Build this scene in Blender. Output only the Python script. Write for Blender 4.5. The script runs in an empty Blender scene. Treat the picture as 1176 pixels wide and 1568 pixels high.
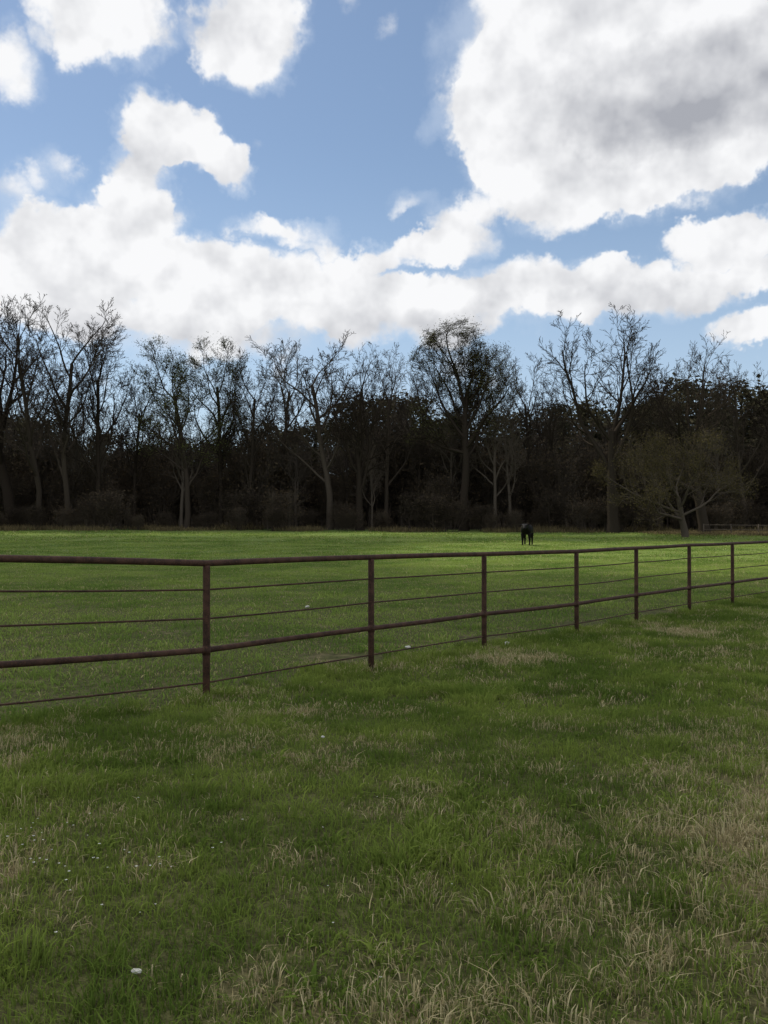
import bpy, math, random
import numpy as np
from mathutils import Vector, Matrix
random.seed(7); rng=np.random.default_rng(7)
sc=bpy.context.scene
F=1358.0; CX=588.0; HY=797.0; CAMZ=1.65

# ------------------------------------------------------------------ helpers
def link(o,parent=None):
    sc.collection.objects.link(o)
    if parent is not None: o.parent=parent
    return o
def empty(name):
    e=bpy.data.objects.new(name,None); e.empty_display_size=0.2; return link(e)
def mesh_np(name,verts,faces_list,smooth=False,attr=None,mat=None):
    me=bpy.data.meshes.new(name)
    verts=np.asarray(verts,np.float32)
    me.vertices.add(len(verts)); me.vertices.foreach_set('co',verts.ravel())
    idx=np.concatenate([f.ravel() for f in faces_list]).astype(np.int32)
    tot=np.concatenate([np.full(len(f),f.shape[1]) for f in faces_list]).astype(np.int32)
    st=np.concatenate([[0],np.cumsum(tot)[:-1]]).astype(np.int32)
    me.loops.add(len(idx)); me.loops.foreach_set('vertex_index',idx)
    me.polygons.add(len(tot)); me.polygons.foreach_set('loop_start',st); me.polygons.foreach_set('loop_total',tot)
    if smooth: me.polygons.foreach_set('use_smooth',np.ones(len(tot),bool))
    me.update(calc_edges=True); 
    if attr is not None:
        a=me.attributes.new('col','FLOAT_COLOR','POINT'); a.data.foreach_set('color',np.asarray(attr,np.float32).ravel())
    if mat: 
        for m in (mat if isinstance(mat,list) else [mat]): me.materials.append(m)
    return me

HYY=np.array([-3000,-50,0,4,6.75,8.6,10.5,12.5,16,21,40,61,80,95,110,130,150,180,400,3000.])
HZ =np.array([0,0,0,.04,.02,-.10,-.12,-.16,-.18,-.18,-.15,-.05,.28,.6,.85,1.8,5.5,10.,12,14.])
def h(x,y):
    x=np.asarray(x,float); y=np.asarray(y,float)
    z=sum(np.interp(y+o,HYY,HZ) for o in (-.8,-.4,0,.4,.8))/5
    far=np.clip((y-45)/60,0,1)
    z=z-far*np.clip(x,-80,80)*0.0045
    z=z+0.012*np.sin(x*1.3+.5)*np.sin(y*1.1+1)+0.03*np.sin(x*.21+2)*np.sin(y*.17)*np.clip((y-20)/20,0,1)
    z=z+np.clip((y-135)/30,0,1)*(1.6*np.sin(x*.09+1)+.9*np.sin(x*.23+y*.1))
    return z
def hz(x,y): return float(h(x,y))

# ------------------------------------------------------------------ node helpers
class NT:
    def __init__(s,tree): s.t=tree; s.n=tree.nodes; s.l=tree.links
    def node(s,typ,**k):
        n=s.n.new(typ)
        for a,b in k.items(): setattr(n,a,b)
        return n
    def put(s,sock,v):
        if isinstance(v,bpy.types.NodeSocket): s.l.new(v,sock)
        elif v is not None: sock.default_value=v
    def m(s,op,a,b=None,c=None,clamp=False):
        n=s.node('ShaderNodeMath',operation=op,use_clamp=clamp)
        s.put(n.inputs[0],a)
        if b is not None: s.put(n.inputs[1],b)
        if c is not None: s.put(n.inputs[2],c)
        return n.outputs[0]
    def v(s,op,a,b=None,scale=None):
        n=s.node('ShaderNodeVectorMath',operation=op)
        s.put(n.inputs[0],a)
        if b is not None: s.put(n.inputs[1],b)
        if scale is not None: s.put(n.inputs['Scale'],scale)
        return n.outputs['Value'] if op in('LENGTH','DOT_PRODUCT','DISTANCE') else n.outputs['Vector']
    def noise(s,vec,scale,detail=4,rough=.55,col=False,lac=2.0):
        n=s.node('ShaderNodeTexNoise'); s.put(n.inputs['Vector'],vec)
        n.inputs['Scale'].default_value=scale; n.inputs['Detail'].default_value=detail
        n.inputs['Roughness'].default_value=rough; n.inputs['Lacunarity'].default_value=lac
        return n.outputs['Color'] if col else n.outputs['Fac']
    def mr(s,val,a,b,c=0,d=1,smooth=True):
        n=s.node('ShaderNodeMapRange',interpolation_type='SMOOTHSTEP' if smooth else 'LINEAR')
        s.put(n.inputs[0],val); s.put(n.inputs[1],a); s.put(n.inputs[2],b); s.put(n.inputs[3],c); s.put(n.inputs[4],d)
        return n.outputs[0]
    def mix(s,f,a,b,bt='MIX'):
        n=s.node('ShaderNodeMix',data_type='RGBA',blend_type=bt)
        s.put(n.inputs[0],f)
        s.put(n.inputs[6],a if not isinstance(a,tuple) else (*a[:3],1)); s.put(n.inputs[7],b if not isinstance(b,tuple) else (*b[:3],1))
        return n.outputs[2]
def newmat(name):
    m=bpy.data.materials.new(name); m.use_nodes=True; t=NT(m.node_tree); t.n.clear()
    t.out=t.node('ShaderNodeOutputMaterial'); return m,t
def principled(t,col,rough=.8,spec=.2,normal=None):
    p=t.node('ShaderNodeBsdfPrincipled'); t.put(p.inputs['Base Color'],col if not isinstance(col,tuple) else (*col,1))
    t.put(p.inputs['Roughness'],rough); t.put(p.inputs['Specular IOR Level'],spec)
    if normal is not None: t.put(p.inputs['Normal'],normal)
    return p.outputs[0]

# ------------------------------------------------------------------ ground / grass colour masks (world position)
DRY=[(2.5,4.0,1.9,.48),(.7,2.7,1.0,.28),(1.65,11.4,.8,.8),(4.9,14.4,.7,.8)]
def dryness(t):
    pos=t.node('ShaderNodeNewGeometry').outputs['Position']
    n1=t.noise(pos,.6,1,.6); n2=t.noise(pos,3.2,1,.6)
    D=t.m('MULTIPLY_ADD',n1,1.6,t.m('MULTIPLY_ADD',n2,1.5,-1.55+.09))
    for x,y,r,w in DRY:
        dd=t.v('DISTANCE',pos,(x,y,0))
        D=t.m('ADD',D,t.mr(dd,0,r*1.25,w,0,False))
    return pos,D
def grass_mat(name,greens,straws,fieldmode=False):
    m,t=newmat(name)
    at=t.node('ShaderNodeAttribute',attribute_name='col'); sp=t.node('ShaderNodeSeparateColor'); t.l.new(at.outputs['Color'],sp.inputs[0])
    if fieldmode:
        pos=t.node('ShaderNodeNewGeometry').outputs['Position']
        D=t.m('MULTIPLY_ADD',t.noise(pos,1.1,2,.65),1.6,-.70); big=t.noise(pos,.22,2,.6)
    else:
        pos,D=dryness(t); big=t.noise(pos,.7,2,.6)
    isdry=t.m('GREATER_THAN',D,sp.outputs[0])
    g=t.mix(t.m('MULTIPLY_ADD',t.mr(big,.38,.62),.6,t.m('MULTIPLY',sp.outputs[2],.4)),greens[0],greens[2])
    s_=t.mix(sp.outputs[2],straws[0],straws[1])
    c=t.mix(isdry,g,s_)
    c=t.mix(t.m('MULTIPLY_ADD',sp.outputs[1],-.4,.4),c,(.05,.048,.022))  # slight occlusion shade painted into the colour towards the blade base
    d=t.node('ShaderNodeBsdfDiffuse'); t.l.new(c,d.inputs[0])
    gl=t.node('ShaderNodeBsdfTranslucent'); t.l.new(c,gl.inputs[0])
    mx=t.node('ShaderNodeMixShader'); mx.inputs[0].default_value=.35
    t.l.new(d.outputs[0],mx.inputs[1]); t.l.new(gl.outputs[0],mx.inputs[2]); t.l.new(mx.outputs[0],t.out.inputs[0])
    return m
GREENS=[(.075,.130,.020),None,(.235,.300,.060)]
STRAWS=[(.33,.27,.13),(.60,.52,.31)]
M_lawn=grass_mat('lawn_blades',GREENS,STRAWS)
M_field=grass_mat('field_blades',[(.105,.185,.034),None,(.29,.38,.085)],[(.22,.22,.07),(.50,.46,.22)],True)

# ground sheet
m,t=newmat('ground_soil_grass'); pos,D=dryness(t)
sepp=t.node('ShaderNodeSeparateXYZ'); t.l.new(pos,sepp.inputs[0])
n=t.noise(pos,1.1,5,.7); nf=t.noise(pos,14,3,.7); nb=t.noise(pos,.09,3,.6)
near=t.mix(t.mr(nf,.3,.7),(.040,.042,.016),(.10,.10,.040))
near=t.mix(t.mr(D,.2,.8,0,.7),near,(.20,.16,.09))
far=t.mix(t.mr(n,.3,.7),(.085,.140,.032),(.17,.235,.06))
far=t.mix(t.mr(nb,.45,.7,0,.55),far,(.26,.30,.085))
far=t.mix(t.mr(nf,.35,.65,0,.5),far,(.06,.09,.025))
c=t.mix(t.mr(sepp.outputs[1],14,50,0,.85),near,far)
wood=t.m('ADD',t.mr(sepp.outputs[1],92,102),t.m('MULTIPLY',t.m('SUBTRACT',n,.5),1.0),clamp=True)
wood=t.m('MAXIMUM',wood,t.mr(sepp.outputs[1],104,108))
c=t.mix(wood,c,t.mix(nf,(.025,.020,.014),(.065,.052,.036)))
bump=t.node('ShaderNodeBump'); bump.inputs['Strength'].default_value=.9; bump.inputs['Distance'].default_value=.12
t.l.new(t.m('ADD',n,t.m('MULTIPLY',nf,.4)),bump.inputs['Height'])
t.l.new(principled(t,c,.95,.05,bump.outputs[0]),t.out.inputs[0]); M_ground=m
xs=np.unique(np.concatenate([np.linspace(-30,30,121),np.linspace(-150,150,121),-np.geomspace(150,3000,14),np.geomspace(150,3000,14)]))
ys=np.unique(np.concatenate([np.linspace(-5,35,101),np.linspace(35,190,101),np.geomspace(190,3000,14),-np.geomspace(5,3000,14)]))
X,Y=np.meshgrid(xs,ys); Z=h(X,Y); V=np.stack([X,Y,Z],-1).reshape(-1,3)
ny,nx=X.shape; I=np.arange(ny*nx).reshape(ny,nx)
Q=np.stack([I[:-1,:-1],I[:-1,1:],I[1:,1:],I[1:,:-1]],-1).reshape(-1,4)
link(bpy.data.objects.new('ground',mesh_np('ground',V,[Q],True,mat=M_ground)))

# ------------------------------------------------------------------ fence geometry points
FP=[(-6.3,3.5),(-4.85,5.15),(-3.3,6.78),(-1.72,8.6),(-.152,10.5),(1.41,12.5),(3.08,14.2),(4.52,15.9),(6.02,17.5),(7.5,19.1),(9.05,20.75),(10.6,22.4),(12.2,24.1),(13.8,25.8),(15.4,27.5)]
FZ=[.02,.03,.03,-.10,-.12,-.16,-.18,-.18,-.17,-.18,-.18,-.18,-.18,-.18,-.18]
def side(x,y):
    fx=np.array([p[0] for p in FP]); fy=np.array([p[1] for p in FP])
    yl=np.interp(x,fx,fy); yl=np.where(x<fx[0],fy[0]+(x-fx[0]),yl); yl=np.where(x>fx[-1],fy[-1]+(x-fx[-1]),yl)
    return y-yl

# ------------------------------------------------------------------ grass
def blades(n,size,hm,hs,w,circ=False,rnd=None,lean=.5,seed=0,fan=0):
    r=np.random.default_rng(seed)
    if circ:
        a=r.uniform(0,2*np.pi,n); q=size*np.sqrt(r.random(n)); bx=q*np.cos(a); by=q*np.sin(a)
    else:
        bx=r.uniform(-size/2,size/2,n); by=r.uniform(-size/2,size/2,n)
    cl=np.ones(n)
    if not circ:
        k=12; cx=r.uniform(-size/2,size/2,k); cy=r.uniform(-size/2,size/2,k); s=r.uniform(.05,.14,k)*size
        for i in range(k): cl+= .8*np.exp(-((bx-cx[i])**2+(by-cy[i])**2)/(2*s[i]**2))*r.uniform(-.6,1)
        cl=np.clip(cl,.45,2.0)
    H=np.clip(r.normal(hm,hs,n),hm*.3,hm*2.4)*cl
    az=r.uniform(0,2*np.pi,n) if not fan else np.arctan2(by,bx)+r.normal(0,.6,n)
    ln=np.abs(r.normal(0,lean,n))*H*1.1
    px=-np.sin(az+r.normal(0,.9,n)); py=np.cos(az+r.normal(0,.9,n)); W=w*r.uniform(.6,1.3,n)/2
    dx=np.cos(az)*ln; dy=np.sin(az)*ln
    V=np.zeros((n,5,3))
    V[:,0]=np.stack([bx-px*W,by-py*W,np.full(n,-.01)],-1); V[:,1]=np.stack([bx+px*W,by+py*W,np.full(n,-.01)],-1)
    mx=bx+dx*.35; my=by+dy*.35
    V[:,2]=np.stack([mx-px*W*.8,my-py*W*.8,H*.6],-1); V[:,3]=np.stack([mx+px*W*.8,my+py*W*.8,H*.6],-1)
    V[:,4]=np.stack([bx+dx,by+dy,H*np.clip(1.0-lean*.3,.5,1)],-1)
    b=np.arange(n)[:,None]*5
    T=b+np.array([[2,3,4]]); Qd=b+np.array([[0,1,3,2]])
    A=np.ones((n,5,4)); rn=r.random(n) if rnd is None else np.full(n,rnd)
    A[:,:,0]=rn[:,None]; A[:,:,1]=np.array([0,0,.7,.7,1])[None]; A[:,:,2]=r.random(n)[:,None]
    return V.reshape(-1,3),[T,Qd],A.reshape(-1,4)
def bm(name,mat,**k):
    v,f,a=blades(**k); return mesh_np(name,v,f,attr=a,mat=mat)
grass=empty('lawn_grass'); fgrass=empty('pasture_grass')
near=[bm('lawn_tile',M_lawn,n=4200,size=1.02,hm=.040,hs=.016,w=.0048,lean=.8,seed=i) for i in range(8)]
mid =[bm('lawn_tile_mid',M_lawn,n=1900,size=1.02,hm=.048,hs=.018,w=.0085,lean=.75,seed=20+i) for i in range(6)]
fnear=[bm('pasture_tile',M_field,n=2400,size=2.04,hm=.034,hs=.014,w=.012,lean=.8,seed=40+i) for i in range(6)]
ffar=[bm('pasture_tile_far',M_field,n=1700,size=4.1,hm=.045,hs=.02,w=.028,lean=.7,seed=60+i) for i in range(5)]
fvf=[bm('pasture_tile_vfar',M_field,n=1500,size=8.2,hm=.06,hs=.03,w=.06,lean=.6,seed=80+i) for i in range(4)]
def put(me,x,y,rot,s,par,zoff=0,sz=None):
    o=bpy.data.objects.new(me.name,me); e=.4
    nrm=Vector((-(hz(x+e,y)-hz(x-e,y))/(2*e),-(hz(x,y+e)-hz(x,y-e))/(2*e),1)).normalized()
    q=Vector((0,0,1)).rotation_difference(nrm)
    o.matrix_world=Matrix.Translation((x,y,hz(x,y)+zoff))@q.to_matrix().to_4x4()@Matrix.Rotation(rot,4,'Z')@Matrix.Diagonal((s,s,sz or s,1))
    sc.collection.objects.link(o); o.parent=par; return o
R90=math.pi/2
for y in np.arange(1.5,29,1.0):
    for x in np.arange(-6.5,24,1.0):
        if abs(x)>.55*y+1.5 or side(x,y)>.45: continue
        l=near if y<8 else mid
        put(random.choice(l),float(x),float(y),R90*random.randrange(4),1,grass,sz=random.uniform(.9,1.15))
for y in np.arange(5,40,2.0):
    for x in np.arange(-30,30,2.0):
        if abs(x)>.55*y+3 or side(x,y)<.5: continue
        put(random.choice(fnear),float(x),float(y),R90*random.randrange(4),1,fgrass)
for y in np.arange(41,66,4.0):
    for x in np.arange(-40,41,4.0): put(random.choice(ffar),float(x),float(y),R90*random.randrange(4),1,fgrass)
for y in np.arange(69,92,8.0):
    for x in np.arange(-60,61,8.0): put(random.choice(fvf),float(x),float(y),R90*random.randrange(4),1,fgrass)
lush=[bm('lush_tuft',M_lawn,n=90,size=.11,hm=.080,hs=.025,w=.0060,circ=True,rnd=3.,lean=.6,seed=100+i,fan=1) for i in range(5)]
straw=[bm('straw_tuft',M_lawn,n=75,size=.11,hm=.050,hs=.020,w=.0040,circ=True,rnd=-3.,lean=.8,seed=120+i,fan=1) for i in range(5)]
weed=[bm('weed_tuft',M_lawn,n=50,size=.13,hm=.040,hs=.012,w=.016,circ=True,rnd=3.,lean=1.0,seed=140+i,fan=1) for i in range(4)]
for k in range(800):
    y=2.2+18*random.random()**1.3; x=random.uniform(-.5*y-1,.5*y+1)
    if side(x,y)>.1: continue
    put(random.choice(random.choice([lush,lush,lush,straw,weed,weed])),x,y,random.random()*6.3,random.uniform(.5,1.15),grass)
for (cx,cy,r,nn,l) in [(2.0,4.0,1.1,80,straw),(.5,2.9,.7,30,straw),(1.65,11.3,.7,45,straw),(4.9,14.3,.6,45,straw),(.9,8.9,.8,60,lush),(.3,4.3,.3,14,lush),(3.3,9.6,1.3,60,lush),(-1,7.6,.7,16,straw),(3.2,13.2,1.,40,lush),(-2.2,5.4,.8,30,lush)]:
    for k in range(nn):
        x=random.gauss(cx,r*.55); y=random.gauss(cy,r*.5)
        if side(x,y)<.1: put(random.choice(l),x,y,random.random()*6.3,random.uniform(.7,1.3),grass)
for a in range(len(FP)-1):
    (x0,y0),(x1,y1)=FP[a],FP[a+1]
    for k in range(26):
        s=random.random(); x=x0+(x1-x0)*s+random.gauss(0,.12); y=y0+(y1-y0)*s+random.gauss(0,.12)
        put(random.choice(random.choice([lush,lush,straw])),x,y,random.random()*6.3,random.uniform(.8,1.4),grass)
ft=[bm('pasture_tuft',M_field,n=70,size=.28,hm=.085,hs=.03,w=.013,circ=True,lean=.8,seed=160+i,fan=1) for i in range(5)]
for k in range(900):
    y=9+60*random.random()**1.2; x=random.uniform(-.5*y-2,.5*y+2)
    if side(x,y)<.6: continue
    put(random.choice(ft),x,y,random.random()*6.3,random.uniform(.5,1.3)*(1+y/60),fgrass,sz=random.uniform(.6,1.2))

def simple_mat(name,c,rough=.8,spec=.2,var=.3,scale=8):
    m,t=newmat(name); pos=t.node('ShaderNodeTexCoord').outputs['Object']
    n=t.noise(pos,scale,4,.6)
    col=t.mix(n,tuple(v*(1-var) for v in c),tuple(min(1,v*(1+var)) for v in c))
    b=t.node('ShaderNodeBump'); b.inputs['Strength'].default_value=.3; b.inputs['Distance'].default_value=.02; t.l.new(n,b.inputs['Height'])
    t.l.new(principled(t,col,rough,spec,b.outputs[0]),t.out.inputs[0]); return m
M_petal=simple_mat('white_petals',(.65,.65,.6),.6,.2,.1,40)
vs=[];fs=[]
def flower(x,y,s,zz):
    for k in range(5):
        a=k*1.2566+random.random()*.3; b=len(vs); z=hz(x,y)+zz
        for (rr,da,dz) in ((.1,0,0),(.8,-.4,.15),(1.1,0,.25),(.8,.4,.15)):
            vs.append((x+s*rr*math.cos(a+da),y+s*rr*math.sin(a+da),z+s*dz))
        fs.append((b,b+1,b+2,b+3))
for k in range(45):
    flower(random.gauss(-1.55,.35),random.gauss(4.15,.35),random.uniform(.004,.007),random.uniform(.05,.075))
for k in range(50):
    y=random.uniform(3,9); x=random.uniform(-.45*y,.45*y)
    if side(x,y)<0: flower(x,y,random.uniform(.003,.006),random.uniform(.05,.07))
me=mesh_np('white_flowers',vs,[np.array(fs)],mat=M_petal); link(bpy.data.objects.new('white_flowers',me))
M_stone=simple_mat('pale_stone',(.55,.53,.48),.8,.2,.2,12)
def stone(x,y,s,zz=.02):
    import bmesh
    b=bmesh.new(); bmesh.ops.create_icosphere(b,subdivisions=3,radius=1)
    o1,o2=random.random()*9,random.random()*9
    for v in b.verts:
        c=v.co; k=1+.18*math.sin(c.x*3+o1)*math.cos(c.y*2.5+o2)+.07*math.sin(c.z*7+o1+c.x*5)
        v.co=Vector((c.x*1.0*k,c.y*.65*k,c.z*.42*k))
    me=bpy.data.meshes.new('stone'); b.to_mesh(me); b.free(); me.materials.append(M_stone)
    for p in me.polygons: p.use_smooth=True
    o=link(bpy.data.objects.new('stone',me)); o.scale=(s,s,s); o.location=(x,y,hz(x,y)+zz); o.rotation_euler=(0,.2,random.random()*3)
stone(-.86,3.1,.018,.045); stone(-.45,6.55,.018,.045); stone(1.75,12.75,.06,.04); stone(.33,12.3,.05,.04); stone(-1.6,18.5,.06,.04)

# ------------------------------------------------------------------ pipe fence
m,t=newmat('rusty_brown_pipe'); pos=t.node('ShaderNodeNewGeometry').outputs['Position']
n1=t.noise(pos,9,5,.65); n2=t.noise(pos,60,3,.6)
c=t.mix(t.mr(n1,.35,.65),(.030,.017,.012),(.068,.036,.024)); c=t.mix(t.mr(n2,.5,.75,0,.6),c,(.13,.06,.033))
b=t.node('ShaderNodeBump'); b.inputs['Strength'].default_value=.4; b.inputs['Distance'].default_value=.004; t.l.new(n2,b.inputs['Height'])
t.l.new(principled(t,c,.7,.15,b.outputs[0]),t.out.inputs[0]); M_pipe=m
def tube(name,pts,r,k,parent,mat,caps=True):
    P=np.array(pts,float); n=len(P)
    T=np.gradient(P,axis=0) if n>2 else np.repeat((P[-1]-P[0])[None],n,0)
    T/=np.linalg.norm(T,axis=1)[:,None]
    ref=np.array([0,0,1.]) if abs(T[0][2])<.9 else np.array([1.,0,0])
    U=np.cross(T,ref); U/=np.linalg.norm(U,axis=1)[:,None]; W=np.cross(T,U)
    a=np.arange(k)*2*np.pi/k
    rr=np.broadcast_to(np.asarray(r,float),(n,))
    V=P[:,None]+rr[:,None,None]*(U[:,None]*np.cos(a)[None,:,None]+W[:,None]*np.sin(a)[None,:,None])
    I=np.arange(n*k).reshape(n,k); J=np.roll(I,-1,1)
    fl=[np.stack([I[:-1],J[:-1],J[1:],I[1:]],-1).reshape(-1,4)]
    if caps: fl.append(np.stack([I[0][::-1],I[-1]]))
    me=mesh_np(name,V.reshape(-1,3),fl,True,mat=mat); 
    return link(bpy.data.objects.new(name,me),parent)
fence=empty('metal_pipe_fence')
for i,((x,y),z) in enumerate(zip(FP,FZ)):
    tube(f'post_{i+1}',[(x,y,z-.4),(x,y,z+.5),(x,y,z+1.29),(x+.0,y,z+1.315)],[.036,.036,.036,.034],16,fence,M_pipe)
    tube(f'collar_{i+1}',[(x,y,z+.495-.045),(x,y,z+.495+.045)],.041,16,fence,M_pipe)
def rail(name,hh,r,k,sag=0,jit=0):
    P=[]
    for i in range(len(FP)-1):
        (x0,y0),(x1,y1)=FP[i],FP[i+1]; z0,z1=FZ[i]+hh,FZ[i+1]+hh
        j=random.uniform(-jit,jit)
        for s in (0,.25,.5,.75): P.append((x0+(x1-x0)*s,y0+(y1-y0)*s,z0+(z1-z0)*s-(sag+j)*4*s*(1-s)))
    P.append((*FP[-1],FZ[-1]+hh))
    tube(name,P,r,k,fence,M_pipe)
rail('top_rail',1.335,.031,16,.0,.006); rail('middle_rail',.495,.029,16,.0,.006)
rail('upper_rod',1.08,.009,8,.004,.008); rail('centre_rod',.80,.009,8,.004,.008); rail('bottom_rod',.18,.009,8,.004,.01)

# ------------------------------------------------------------------ trees
def bark(name,a,b_):
    m,t=newmat(name); oi=t.node('ShaderNodeObjectInfo').outputs['Random']
    c=t.mix(oi,a,b_)
    d=t.node('ShaderNodeBsdfDiffuse'); t.l.new(c,d.inputs[0]); t.l.new(d.outputs[0],t.out.inputs[0]); return m
M_bark=bark('grey_bark',(.034,.027,.021),(.070,.057,.044)); M_barkd=bark('dark_bark',(.028,.022,.017),(.042,.034,.026))
M_barkt=bark('thicket_bark',(.050,.041,.034),(.12,.100,.078)); M_barkb=bark('brush_bark',(.045,.036,.029),(.085,.070,.054))
def leafm(name,a,b_,tr=.3):
    m,t=newmat(name); at=t.node('ShaderNodeAttribute',attribute_name='col'); sp=t.node('ShaderNodeSeparateColor'); t.l.new(at.outputs['Color'],sp.inputs[0])
    oi=t.node('ShaderNodeObjectInfo').outputs['Random']
    c=t.mix(sp.outputs[2],a,b_); c=t.mix(1.0,c,t.mix(oi,(.7,.7,.7),(1.2,1.1,1.0)),'MULTIPLY')
    d=t.node('ShaderNodeBsdfDiffuse'); t.l.new(c,d.inputs[0]); tl=t.node('ShaderNodeBsdfTranslucent'); t.l.new(c,tl.inputs[0]); mx=t.node('ShaderNodeMixShader'); mx.inputs[0].default_value=tr
    t.l.new(d.outputs[0],mx.inputs[1]); t.l.new(tl.outputs[0],mx.inputs[2]); t.l.new(mx.outputs[0],t.out.inputs[0]); return m
M_bud=leafm('spring_buds',(.09,.11,.035),(.17,.19,.06)); M_brown=leafm('brush_leaves',(.05,.041,.029),(.10,.080,.055),.15)
M_ever=leafm('evergreen_needles',(.045,.048,.030),(.11,.100,.062),.1); M_budb=leafm('brown_buds',(.065,.075,.03),(.12,.125,.05))
M_buds=leafm('russet_buds',(.055,.050,.026),(.10,.088,.042),.2)
def rings(branches,k,base):
    P=[];T=[];R=[];C=[]
    for pts,rad in branches:
        n=len(pts)
        for i in range(n):
            a=pts[max(i-1,0)]; b=pts[min(i+1,n-1)]; P.append(tuple(pts[i])); T.append(tuple(b-a)); R.append(rad[i]); C.append(0 if i==n-1 else 1)
    P=np.array(P);T=np.array(T);R=np.array(R);C=np.array(C,bool)
    T/=np.linalg.norm(T,axis=1)[:,None]+1e-9
    U=np.cross(T,np.array([.91,.13,.39])); U/=np.linalg.norm(U,axis=1)[:,None]+1e-9; W=np.cross(T,U)
    a=np.arange(k)*2*np.pi/k
    V=P[:,None]+R[:,None,None]*(U[:,None]*np.cos(a)[None,:,None]+W[:,None]*np.sin(a)[None,:,None])
    I=base+np.arange(len(P)*k).reshape(-1,k); J=np.roll(I,-1,1); c=np.where(C)[0]
    return V.reshape(-1,3),np.stack([I[c],J[c],J[c+1],I[c+1]],-1).reshape(-1,4)
def rv(): return Vector((random.gauss(0,1),random.gauss(0,1),random.gauss(0,1)))
def make_tree(name,seed,H=20,trunk=.5,counts=(7,6,5,4,3),tmin=.4,ang=(40,45,45,45,40),ratio=(.72,.6,.55,.5,.5),r0=.32,wob=(.05,.13,.16,.17,.16,.14),
              up=(.05,.10,.07,.05,.03,0.02),rmin=.013,mats=None,leaves=0,leafsize=.12,stems=1,lean=0,leafspread=.3,env=None,taper=.45):
    random.seed(seed); thick=[];thin=[];tips=[]
    N=[8,7,5,3,2,2]
    def br(p,d,L,r,lev):
        n=N[lev]; pts=[p.copy()]; ds=[d.copy()]; rad=[r]
        end=.5 if lev==0 else .25
        for i in range(n):
            d=(d+rv()*wob[lev]+Vector((0,0,1))*up[lev]).normalized(); p=p+d*(L/n); pts.append(p.copy()); ds.append(d.copy())
            rad.append(max(rmin,r*(1-(1-end)*(i+1)/n)))
        if lev==0: rad[0]*=1.35
        (thick if lev<=1 else thin).append((pts,rad))
        if lev>=2: tips.append(pts)
        if lev>=len(counts): return
        c=counts[lev]; ph=random.random()*6.28; t0=tmin if lev==0 else .2
        if lev>=1: c=max(2,int(c+random.choice((-1,0,0,1))))
        for j in range(c):
            tt=t0+(1-t0)*((j+random.random()*.9+.1)/c); tt=min(tt,1.0); f=tt*n; i=min(int(f),n-1); q=pts[i].lerp(pts[i+1],f-i); dd=ds[min(i+1,n)]
            ph+=2.4+random.gauss(0,.35)
            a=math.radians(ang[lev]*random.uniform(.6,1.25)*(1.15-.5*tt))
            o=dd.orthogonal().normalized(); o.rotate(Matrix.Rotation(ph,3,dd))
            nd=(dd*math.cos(a)+o*math.sin(a)).normalized()
            if lev>0 and nd.z<-.1: nd.z*=.3
            rr=rad[i]*(.6 if lev==0 else .55)*random.uniform(.75,1.1)
            base=H if lev==0 else L
            br(q,nd.normalized(),base*ratio[lev]*random.uniform(.7,1.15)*(1.12-taper*tt),max(rr,rmin),lev+1)
    for s in range(stems):
        d=Vector((random.gauss(0,.22)+lean,random.gauss(0,.22),1)) if stems>1 else Vector((random.gauss(0,.04)+lean,random.gauss(0,.04),1))
        p=Vector((random.gauss(0,.7),random.gauss(0,.7),-.3)) if stems>1 else Vector((0,0,-.3))
        br(p,d.normalized(),H*trunk,r0*(1 if stems==1 else random.uniform(.5,1)),0)
    if env:
        c0,R,soft=env
        for pts,rad in thick+thin:
            for p in pts:
                if p.z<c0[2]-R[2]*1.1: continue
                q=math.sqrt(((p.x-c0[0])/R[0])**2+((p.y-c0[1])/R[1])**2+((p.z-c0[2])/R[2])**2)
                if q>.8:
                    k=(.8+(q-.8)*soft)/q
                    p.x=c0[0]+(p.x-c0[0])*k; p.y=c0[1]+(p.y-c0[1])*k
                    if p.z>c0[2]: p.z=c0[2]+(p.z-c0[2])*k
    v1,f1=rings(thick,5,0); v2,f2=rings(thin,3,len(v1)); V=np.concatenate([v1,v2]); fl=[f1,f2]; nb=len(f1)+len(f2); A=np.ones((len(V),4))
    if leaves:
        r=np.random.default_rng(seed); tp=np.array([tuple(x) for q in tips for x in q[1:]])
        c=tp[r.integers(0,len(tp),leaves)]+r.normal(0,leafspread,(leaves,3)); u=r.normal(0,1,(leaves,3)); w=r.normal(0,1,(leaves,3))
        u/=np.linalg.norm(u,axis=1)[:,None]; w/=np.linalg.norm(w,axis=1)[:,None]; s=leafsize*r.uniform(.5,1.2,(leaves,1))
        L=np.stack([c-u*s*.5,c+w*s*.35,c+u*s*.5,c-w*s*.35],1).reshape(-1,3)
        fl.append(len(V)+np.arange(leaves*4).reshape(-1,4)); V=np.concatenate([V,L]); a=np.ones((leaves,4,4)); a[:,:,2]=r.random(leaves)[:,None]; A=np.concatenate([A,a.reshape(-1,4)])
    zmax=np.percentile(V[:,2],99.7)
    me=mesh_np(name,V,fl,True,attr=A,mat=mats or [M_bark])
    if leaves:
        mi=np.zeros(len(me.polygons),np.int32); mi[nb:]=1; me.polygons.foreach_set('material_index',mi)
    me['top']=float(zmax); return me
oak=dict(trunk=.42,counts=(6,7,6,5,3),tmin=.45,ang=(56,44,44,42,38),ratio=(.56,.52,.52,.5,.5),r0=.52,env=((0,0,11.5),(9.,9.,8.5),.4))
tall=dict(trunk=.74,counts=(11,7,6,5,2),tmin=.3,ang=(46,42,42,40,38),ratio=(.38,.5,.5,.5,.5),r0=.27,up=(.03,.12,.08,.05,.03,0.02))
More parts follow.
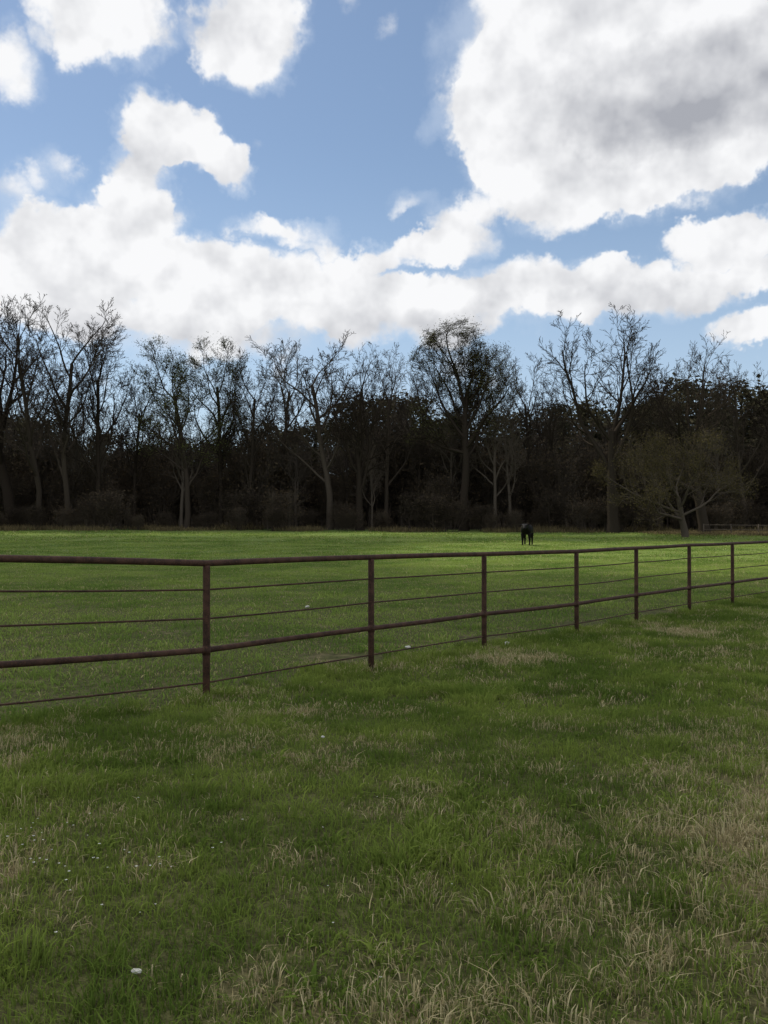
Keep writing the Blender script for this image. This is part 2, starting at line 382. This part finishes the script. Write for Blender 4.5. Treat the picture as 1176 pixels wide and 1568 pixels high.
T_oak=[make_tree('bare_oak_mesh',i,20,mats=[M_barkd],**oak) for i in (1,2,3)]
T_tall=[make_tree('bare_tree_mesh',10+i,20,mats=[M_bark],**tall) for i in range(6)]
T_bud=[make_tree('budding_tree_mesh',20+i,20,mats=[M_bark,M_bud],leaves=13000,leafsize=.12,leafspread=.25,**tall) for i in range(2)]
rd=dict(trunk=.70,counts=(15,7,6,5,3),tmin=.5,ang=(66,46,42,40,40),ratio=(.36,.5,.5,.5,.5),r0=.42,env=((0,0,14.8),(5.9,5.9,5.4),.22),taper=.15)
T_round=make_tree('round_budding_mesh',31,20,mats=[M_barkd,M_budb],leaves=26000,leafsize=.11,leafspread=.25,**rd)
sm=dict(trunk=.3,counts=(7,7,6,4,2),tmin=.4,ang=(65,50,45,45,40),ratio=(.6,.55,.55,.5,.5),r0=.3,up=(0,.05,.04,.03,.02,0),env=((0,0,6),(7,7,5.5),.3))
T_small=make_tree('small_spreading_mesh',33,12,mats=[M_barkb,M_buds],leaves=16000,leafsize=.12,leafspread=.25,**sm)
bk=dict(tall); bk.update(counts=(11,6,5,4),rmin=.022)
T_back=[make_tree('woodland_tree_mesh',70+i,20,mats=[M_barkt],**bk) for i in range(4)]
br_=dict(trunk=.8,counts=(8,6,4),tmin=.12,ang=(38,38,38),ratio=(.36,.55,.55),r0=.07,up=(.05,.1,.08,.04,.02,0),rmin=.016)
T_brush=[make_tree('brush_mesh',50+i,7,stems=9,mats=[M_barkb,M_brown],leaves=1800,leafsize=.24,leafspread=.6,**br_) for i in range(4)]
def evergreen(seed):
    r=np.random.default_rng(seed); n=5000; H=15
    cn=60; cz=r.uniform(.05,1,cn)**.9*H; cr=(1-cz/H)**.7*3.6+.5; ca=r.uniform(0,6.28,cn); cq=cr*r.uniform(.2,1,cn)
    C=np.stack([cq*np.cos(ca),cq*np.sin(ca),cz],-1); i=r.integers(0,cn,n)
    c=C[i]+r.normal(0,1,(n,3))*np.array([.75,.75,.45]); u=r.normal(0,1,(n,3)); w=r.normal(0,1,(n,3)); u/=np.linalg.norm(u,axis=1)[:,None]; w/=np.linalg.norm(w,axis=1)[:,None]; s=r.uniform(.2,.6,(n,1))
    L=np.stack([c-u*s*.5,c+w*s*.3,c+u*s*.5,c-w*s*.3],1).reshape(-1,3)
    random.seed(seed); v1,f1=rings([([Vector((0,0,-.3)),Vector((.1,0,H*.5)),Vector((0,.1,H*.95))],[.25,.15,.04])],6,0)
    A=np.ones((len(v1)+len(L),4)); A[len(v1):,2]=np.repeat(r.random(n),4)
    me=mesh_np('evergreen_mesh',np.concatenate([v1,L]),[f1,len(v1)+np.arange(n*4).reshape(-1,4)],attr=A,mat=[M_barkd,M_ever])
    mi=np.ones(len(me.polygons),np.int32); mi[:len(f1)]=0; me.polygons.foreach_set('material_index',mi); me['top']=float(H); return me
T_ev=[evergreen(200+i) for i in range(3)]
random.seed(99)
def plant(name,me,x,y,height,rot=None,parent=None,wide=1.0):
    o=bpy.data.objects.new(name,me); s=height/me['top']
    o.location=(x,y,hz(x,y)-.05); o.scale=(s*wide,s*wide,s); o.rotation_euler=(0,0,random.random()*6.28 if rot is None else rot)
    sc.collection.objects.link(o)
    if parent: o.parent=parent
    return o
def bear(px,d): return (px-CX)/F*d
def topz(py,d,x): return CAMZ+(HY-py)/F*d-hz(x,d)
feat=[('bare_tree',T_oak[1],-365,165,60,1.0),('bare_tree',T_oak[2],20,450,95,1.),('bare_tree',T_tall[0],105,470,98,1.1),('bare_tree',T_tall[1],150,492,99,1.),('bare_tree',T_tall[5],60,455,93,1.),
 ('bare_tree',T_tall[3],205,556,104,1.),('budding_tree',T_bud[0],285,512,95,1.3),('budding_tree',T_bud[1],338,522,101,1.1),('bare_tree',T_tall[2],378,532,98,1.),
 ('bare_tree',T_tall[4],432,518,104,1.),('bare_tree',T_tall[5],505,497,97,1.3),('bare_tree',T_oak[0],552,526,94,.85),('bare_tree',T_tall[1],592,530,104,1.),('bare_tree',T_tall[3],640,550,106,1.),
 ('budding_tree',T_round,710,490,94,1.08),('bare_tree',T_tall[2],800,545,102,1.),('bare_tree',T_tall[4],850,580,100,1.),('bare_oak_tree',T_oak[0],938,462,88,1.0),
 ('bare_oak_tree',T_oak[2],1080,510,88,1.0),('bare_tree',T_tall[1],1012,560,100,1.),('bare_tree',T_tall[0],1145,550,97,1.),('bare_tree',T_oak[1],1235,550,95,1.),('small_budding_tree',T_small,1050,655,77,1.15)]
for nme,me,px,py,d,w in feat:
    x=bear(px,d); plant(nme,me,x,d,topz(py,d,x),None,None,w)
wood=empty('distant_woodland')
for k in range(90):
    d=random.uniform(98,126); x=-.7*d+1.4*d*(k+random.random())/90
    ph=CX+F*x/d
    lim=.160+.018*math.sin(ph*.011)-(.015 if ph>760 else 0)
    plant('woodland_tree',random.choice(T_back),x,d,d*lim*random.uniform(.6,1.0),parent=wood)
for k in range(60):
    d=random.uniform(91,96); x=(k+random.random())/60*130-65
    plant('woodland_brush',random.choice(T_brush),x,d,random.uniform(1.5,4.5),parent=wood,wide=1.5)
for k in range(85):
    d=random.uniform(97,115); x=(k+random.random())/85*1.4*d-.7*d
    plant('woodland_brush',random.choice(T_brush),x,d,random.uniform(6,12),parent=wood,wide=1.1)
for k in range(100):
    d=random.uniform(116,146); x=-.72*d+1.44*d*(k+random.random())/100
    ph=CX+F*x/d; top=.120+.018*math.sin(ph*.012+1.)+(.022 if ph>740 else 0)-(.02 if ph<250 else 0)
    plant('woodland_evergreen',random.choice(T_ev),x,d,max(6,d*top*random.uniform(.78,1.08)-hz(x,d)+1),parent=wood,wide=1.6)
M_reed=grass_mat('dry_reeds',[(.1,.15,.03),None,(.2,.25,.06)],[(.10,.08,.045),(.22,.17,.09)])
reed=[bm('reed_mesh',M_reed,n=400,size=3.2,hm=.8,hs=.3,w=.05,circ=True,rnd=-3.,lean=.35,seed=300+i) for i in range(3)]
rg=empty('dry_reeds')
for k in range(60):
    d=random.uniform(90,96); x=random.uniform(-60,60); put(random.choice(reed),x,d,random.random()*6,random.uniform(.4,1.0),rg,sz=random.uniform(.3,.8))
for k in range(70):
    put(random.choice(reed),random.uniform(28,65),random.uniform(80,89),random.random()*6,1.1,rg,sz=random.uniform(.12,.3))

M_wood=simple_mat('weathered_boards',(.11,.09,.07),.85,.1,.3,3)
wf=empty('wooden_fence'); xs_=np.arange(31,72,2.6)
pts=[(x,86-.05*(x-31)) for x in xs_]
for i,(x,y) in enumerate(pts): tube(f'post_{i+1}',[(x,y,hz(x,y)-.2),(x,y,hz(x,y)+1.0)],.05,8,wf,M_wood)
for j,hh in enumerate((.45,.9)): tube(f'rail_{j+1}',[(x,y-.06,hz(x,y)+hh) for x,y in pts],.03,6,wf,M_wood)

# ------------------------------------------------------------------ cow
M_cow=simple_mat('black_hide',(.0045,.004,.004),.7,.1,.4,5)
cv=[((-.55,0,1.10),.31),((-.1,0,1.0),.37),((.35,0,1.02),.36),((.62,0,1.08),.27),((.88,0,1.22),.18),((1.08,0,1.30),.15),((1.28,0,1.16),.115),((1.45,0,1.02),.09),
 ((-.80,0,1.18),.2),((-.97,0,1.12),.05),((-1.03,0,.75),.025),((-1.02,0,.45),.045)]
ce=[(0,1),(1,2),(2,3),(3,4),(4,5),(5,6),(6,7),(0,8),(8,9),(9,10),(10,11)]
def chain(root,l):
    p=root
    for q in l: cv.append(q); ce.append((p,len(cv)-1)); p=len(cv)-1
for s in (1,-1):
    chain(3,[((.50,s*.22,.80),.14),((.52,s*.22,.45),.075),((.50,s*.22,.14),.05),((.54,s*.22,.03),.062)])
    chain(0,[((-.62,s*.22,.88),.19),((-.52,s*.24,.70),.125),((-.82,s*.23,.44),.07),((-.78,s*.23,.14),.05),((-.74,s*.23,.03),.062)])
    chain(5,[((1.03,s*.16,1.33),.045),((.99,s*.30,1.30),.03)])
me=bpy.data.meshes.new('cow_body'); me.from_pydata([c[0] for c in cv],ce,[]); me.materials.append(M_cow)
cow=link(bpy.data.objects.new('black_cow',me)); bpy.context.view_layer.objects.active=cow
md=cow.modifiers.new('Skin','SKIN')
if not me.skin_vertices: bpy.ops.mesh.customdata_skin_add()
for i,(c,r) in enumerate(cv): me.skin_vertices[0].data[i].radius=(r,r)
me.skin_vertices[0].data[0].use_root=True
md.use_smooth_shade=True
sb=cow.modifiers.new('Sub','SUBSURF'); sb.levels=2; sb.render_levels=2
cx,cy=bear(807,60.5),60.5
cow.location=(cx,cy,hz(cx,cy)); cow.rotation_euler=(0,0,math.radians(-90-16)); cow.scale=(1.08,1.08,1.08)

# ------------------------------------------------------------------ sun, added shade sheet overhead, sky
SAZ=math.radians(-50); SEL=math.radians(57)
sd=Vector((math.sin(SAZ)*math.cos(SEL),math.cos(SAZ)*math.cos(SEL),math.sin(SEL)))
L=bpy.data.lights.new('sun','SUN'); L.energy=5.0; L.angle=math.radians(.6); L.color=(1,.94,.80)
so=link(bpy.data.objects.new('sun',L)); so.rotation_euler=sd.to_track_quat('Z','Y').to_euler(); so.location=(0,0,50)
HC=400; off=sd*(HC/sd.z)  # sheet added out of view, its density shaped to shade ground around sunlit gaps
gx=np.linspace(-190,190,153); gy=np.linspace(-120,190,141); X,Y=np.meshgrid(gx,gy)
wig=4*np.sin(X*.13+1)+3*np.sin(Y*.17+X*.05)+5*np.sin(X*.045)
def sstep(a,b,v):
    tt=np.clip((v-a)/(b-a),0,1); return tt*tt*(3-2*tt)
opening=sstep(30,36,Y+wig*.4)*(1-sstep(62,72,Y+wig*.5))*sstep(-3,7,X+wig*.8)
line=sstep(79,82,Y+wig*.2)*(1-sstep(87,90,Y))
dens=.86-1.1*opening-line*.75+.07*np.sin(X*.3+2*np.sin(Y*.2))*np.sin(Y*.23)
dens=dens-.14*(1-sstep(6,12,Y))
dens=np.clip(dens,0,.92)
ed=np.minimum.reduce([X+190,190-X,Y+120,190-Y]); dens*=sstep(0,30,ed)
Zc=HC+6*np.sin(X*.05)*np.sin(Y*.06)+8*dens
V=np.stack([X+off.x,Y+off.y,Zc],-1).reshape(-1,3); ny,nx=X.shape; I=np.arange(ny*nx).reshape(ny,nx)
Q=np.stack([I[:-1,:-1],I[:-1,1:],I[1:,1:],I[1:,:-1]],-1).reshape(-1,4)
A=np.ones((len(V),4)); A[:,0]=dens.ravel()
m,t=newmat('shade_sheet'); at=t.node('ShaderNodeAttribute',attribute_name='col'); sp=t.node('ShaderNodeSeparateColor'); t.l.new(at.outputs['Color'],sp.inputs[0])
tr=t.node('ShaderNodeBsdfTransparent'); tl=t.node('ShaderNodeBsdfTranslucent'); tl.inputs[0].default_value=(.9,.9,.9,1)
mx=t.node('ShaderNodeMixShader'); t.l.new(sp.outputs[0],mx.inputs[0]); t.l.new(tr.outputs[0],mx.inputs[1]); t.l.new(tl.outputs[0],mx.inputs[2]); t.l.new(mx.outputs[0],t.out.inputs[0])
link(bpy.data.objects.new('cloud',mesh_np('cloud',V,[Q],True,attr=A,mat=m)))

w=bpy.data.worlds.new("World"); sc.world=w; w.use_nodes=True; t=NT(w.node_tree); t.n.clear()
out=t.node('ShaderNodeOutputWorld'); bg=t.node('ShaderNodeBackground'); bg.inputs[1].default_value=.1
sky=t.node('ShaderNodeTexSky',sky_type='NISHITA'); sky.sun_disc=False; sky.sun_elevation=SEL; sky.sun_rotation=SAZ; sky.air_density=1.0; sky.dust_density=.3; sky.ozone_density=1.3
dirv=t.v('NORMALIZE',t.node('ShaderNodeTexCoord').outputs['Generated'])
s=t.node('ShaderNodeSeparateXYZ'); t.l.new(dirv,s.inputs[0])
az=t.m('ARCTAN2',s.outputs[0],s.outputs[1]); el=t.m('ARCSINE',s.outputs[2])
haze=t.mr(el,0,.42,.6,.08)
skyc=t.mix(1.0,sky.outputs[0],(1.12,1.12,1.10),'MULTIPLY')
skyc=t.mix(haze,skyc,(5.5,7.0,9.0))
cn=t.mr(t.noise(dirv,2.6,5,.6),.42,.60)
bgo=t.node('ShaderNodeBackground'); bgo.inputs[1].default_value=.1
t.l.new(t.mix(cn,skyc,(13.,13.,13.)),bgo.inputs[0])
inview=t.m('MULTIPLY',t.mr(t.m('ABSOLUTE',az),.60,.72,1,0),t.m('MULTIPLY',t.mr(el,.62,.75,1,0),t.m('GREATER_THAN',el,-.02)))
mxw=t.node('ShaderNodeMixShader'); t.l.new(inview,mxw.inputs[0]); t.l.new(bgo.outputs[0],mxw.inputs[1]); t.l.new(bg.outputs[0],mxw.inputs[2]); t.l.new(mxw.outputs[0],out.inputs[0])
cb=t.node('ShaderNodeCombineXYZ'); t.l.new(az,cb.inputs[0]); t.l.new(el,cb.inputs[1]); P=cb.outputs[0]
wc=t.noise(t.v('ADD',P,(3.1,1.7,.4)),12,5,.62,col=True)
wv=t.v('SUBTRACT',wc,(.5,.5,.5))
PW=t.v('ADD',P,t.v('SCALE',wv,scale=.09))
def blobs(lst,P):
    tot=None
    for px,py,rx,ry,wt in lst:
        a=math.atan((px-CX)/F); e=math.atan((HY-py)/F*math.cos(a))
        q=t.v('MULTIPLY_ADD',P,(F/rx,F/ry,0)); 
        q.node.inputs[2].default_value=(-a*F/rx,-e*F/ry,0)
        l=t.v('DOT_PRODUCT',q,q)
        f=t.m('SUBTRACT',1.0,l,clamp=True)
        tot=t.m('MULTIPLY',f,wt) if tot is None else t.m('MULTIPLY_ADD',f,wt,tot)
    return tot
CL=[(155,15,125,80,.9),(380,35,105,90,.95),(20,95,50,60,.4),(240,190,80,60,.9),(290,222,55,45,.65),(215,280,58,65,.75),(348,258,50,40,.7),(205,345,90,62,.7),
 (105,385,140,70,1.),(95,262,45,40,.3),(30,300,60,50,.35),(50,455,150,70,.7),(300,440,145,80,1.),(280,515,240,50,.45),(425,350,100,28,.65),(500,435,145,68,.75),
 (610,382,110,26,.6),(630,475,230,58,.65),(710,355,75,45,.55),(785,170,105,120,1),(990,85,330,215,1.5),(1200,30,220,200,1),(810,260,115,70,.9),(960,240,190,75,.8),
 (850,330,70,38,.45),(800,440,230,48,.55),(1000,440,210,48,.55),(1120,365,115,40,1.1),(1190,420,80,36,.5),(1170,505,80,36,.9),(640,312,50,20,.25),(665,190,25,35,.25)]
B0=blobs(CL,PW); B=t.m('MINIMUM',B0,.8)
fb=t.noise(dirv,9,8,.60)
# cauliflower billows
vo=t.node('ShaderNodeTexVoronoi',voronoi_dimensions='3D',feature='SMOOTH_F1'); vo.inputs['Scale'].default_value=20; vo.inputs['Smoothness'].default_value=.35
t.l.new(t.v('ADD',dirv,t.v('SCALE',wv,scale=.035)),vo.inputs['Vector']); bil=vo.outputs['Distance']
dn=t.m('MULTIPLY_ADD',fb,1.1,t.m('SUBTRACT',B,.55))
dn=t.m('MULTIPLY_ADD',t.m('SUBTRACT',.42,bil),.45,dn)
alpha=t.mr(dn,.15,.46)
GR=[(1060,135,230,90,.58),(940,185,150,60,.22),(1150,195,160,70,.25),(230,510,220,40,.32),(640,500,280,45,.35),(185,232,50,45,.2),(120,440,90,50,.2),(330,60,110,40,.15),(1000,460,200,35,.25)]
G=blobs(GR,PW)
fb2=t.noise(t.v('ADD',dirv,(-.007,0,.018)),11,4,.55); fb3=t.noise(dirv,11,4,.55)
sh=t.m('MULTIPLY_ADD',t.m('SUBTRACT',fb3,fb2),1.9,t.m('MULTIPLY_ADD',t.m('SUBTRACT',bil,.38),.55,.05))
sh=t.m('ADD',sh,t.m('MULTIPLY',G,t.m('MULTIPLY_ADD',fb,.9,.5)))
sh=t.mr(sh,0,1.0,0,1,False)
ccol=t.mix(sh,(9.5,9.55,9.7),(4.0,4.15,4.6))
veil=t.mr(B0,.0,.45,0,.4)
skyv=t.mix(veil,skyc,(7.0,7.9,9.2))
t.l.new(t.mix(alpha,skyv,ccol),bg.inputs[0])

# ------------------------------------------------------------------ camera
cd=bpy.data.cameras.new('camera'); cd.sensor_fit='VERTICAL'; cd.sensor_height=36; cd.lens=36*F/1568; cd.clip_end=8000; cd.clip_start=.05
co=link(bpy.data.objects.new('camera',cd)); co.location=(0,0,CAMZ); co.rotation_euler=(math.radians(90)+math.atan(13/F),0,0); sc.camera=co
sc.view_settings.view_transform='Standard'; sc.view_settings.look='None'; sc.view_settings.exposure=0
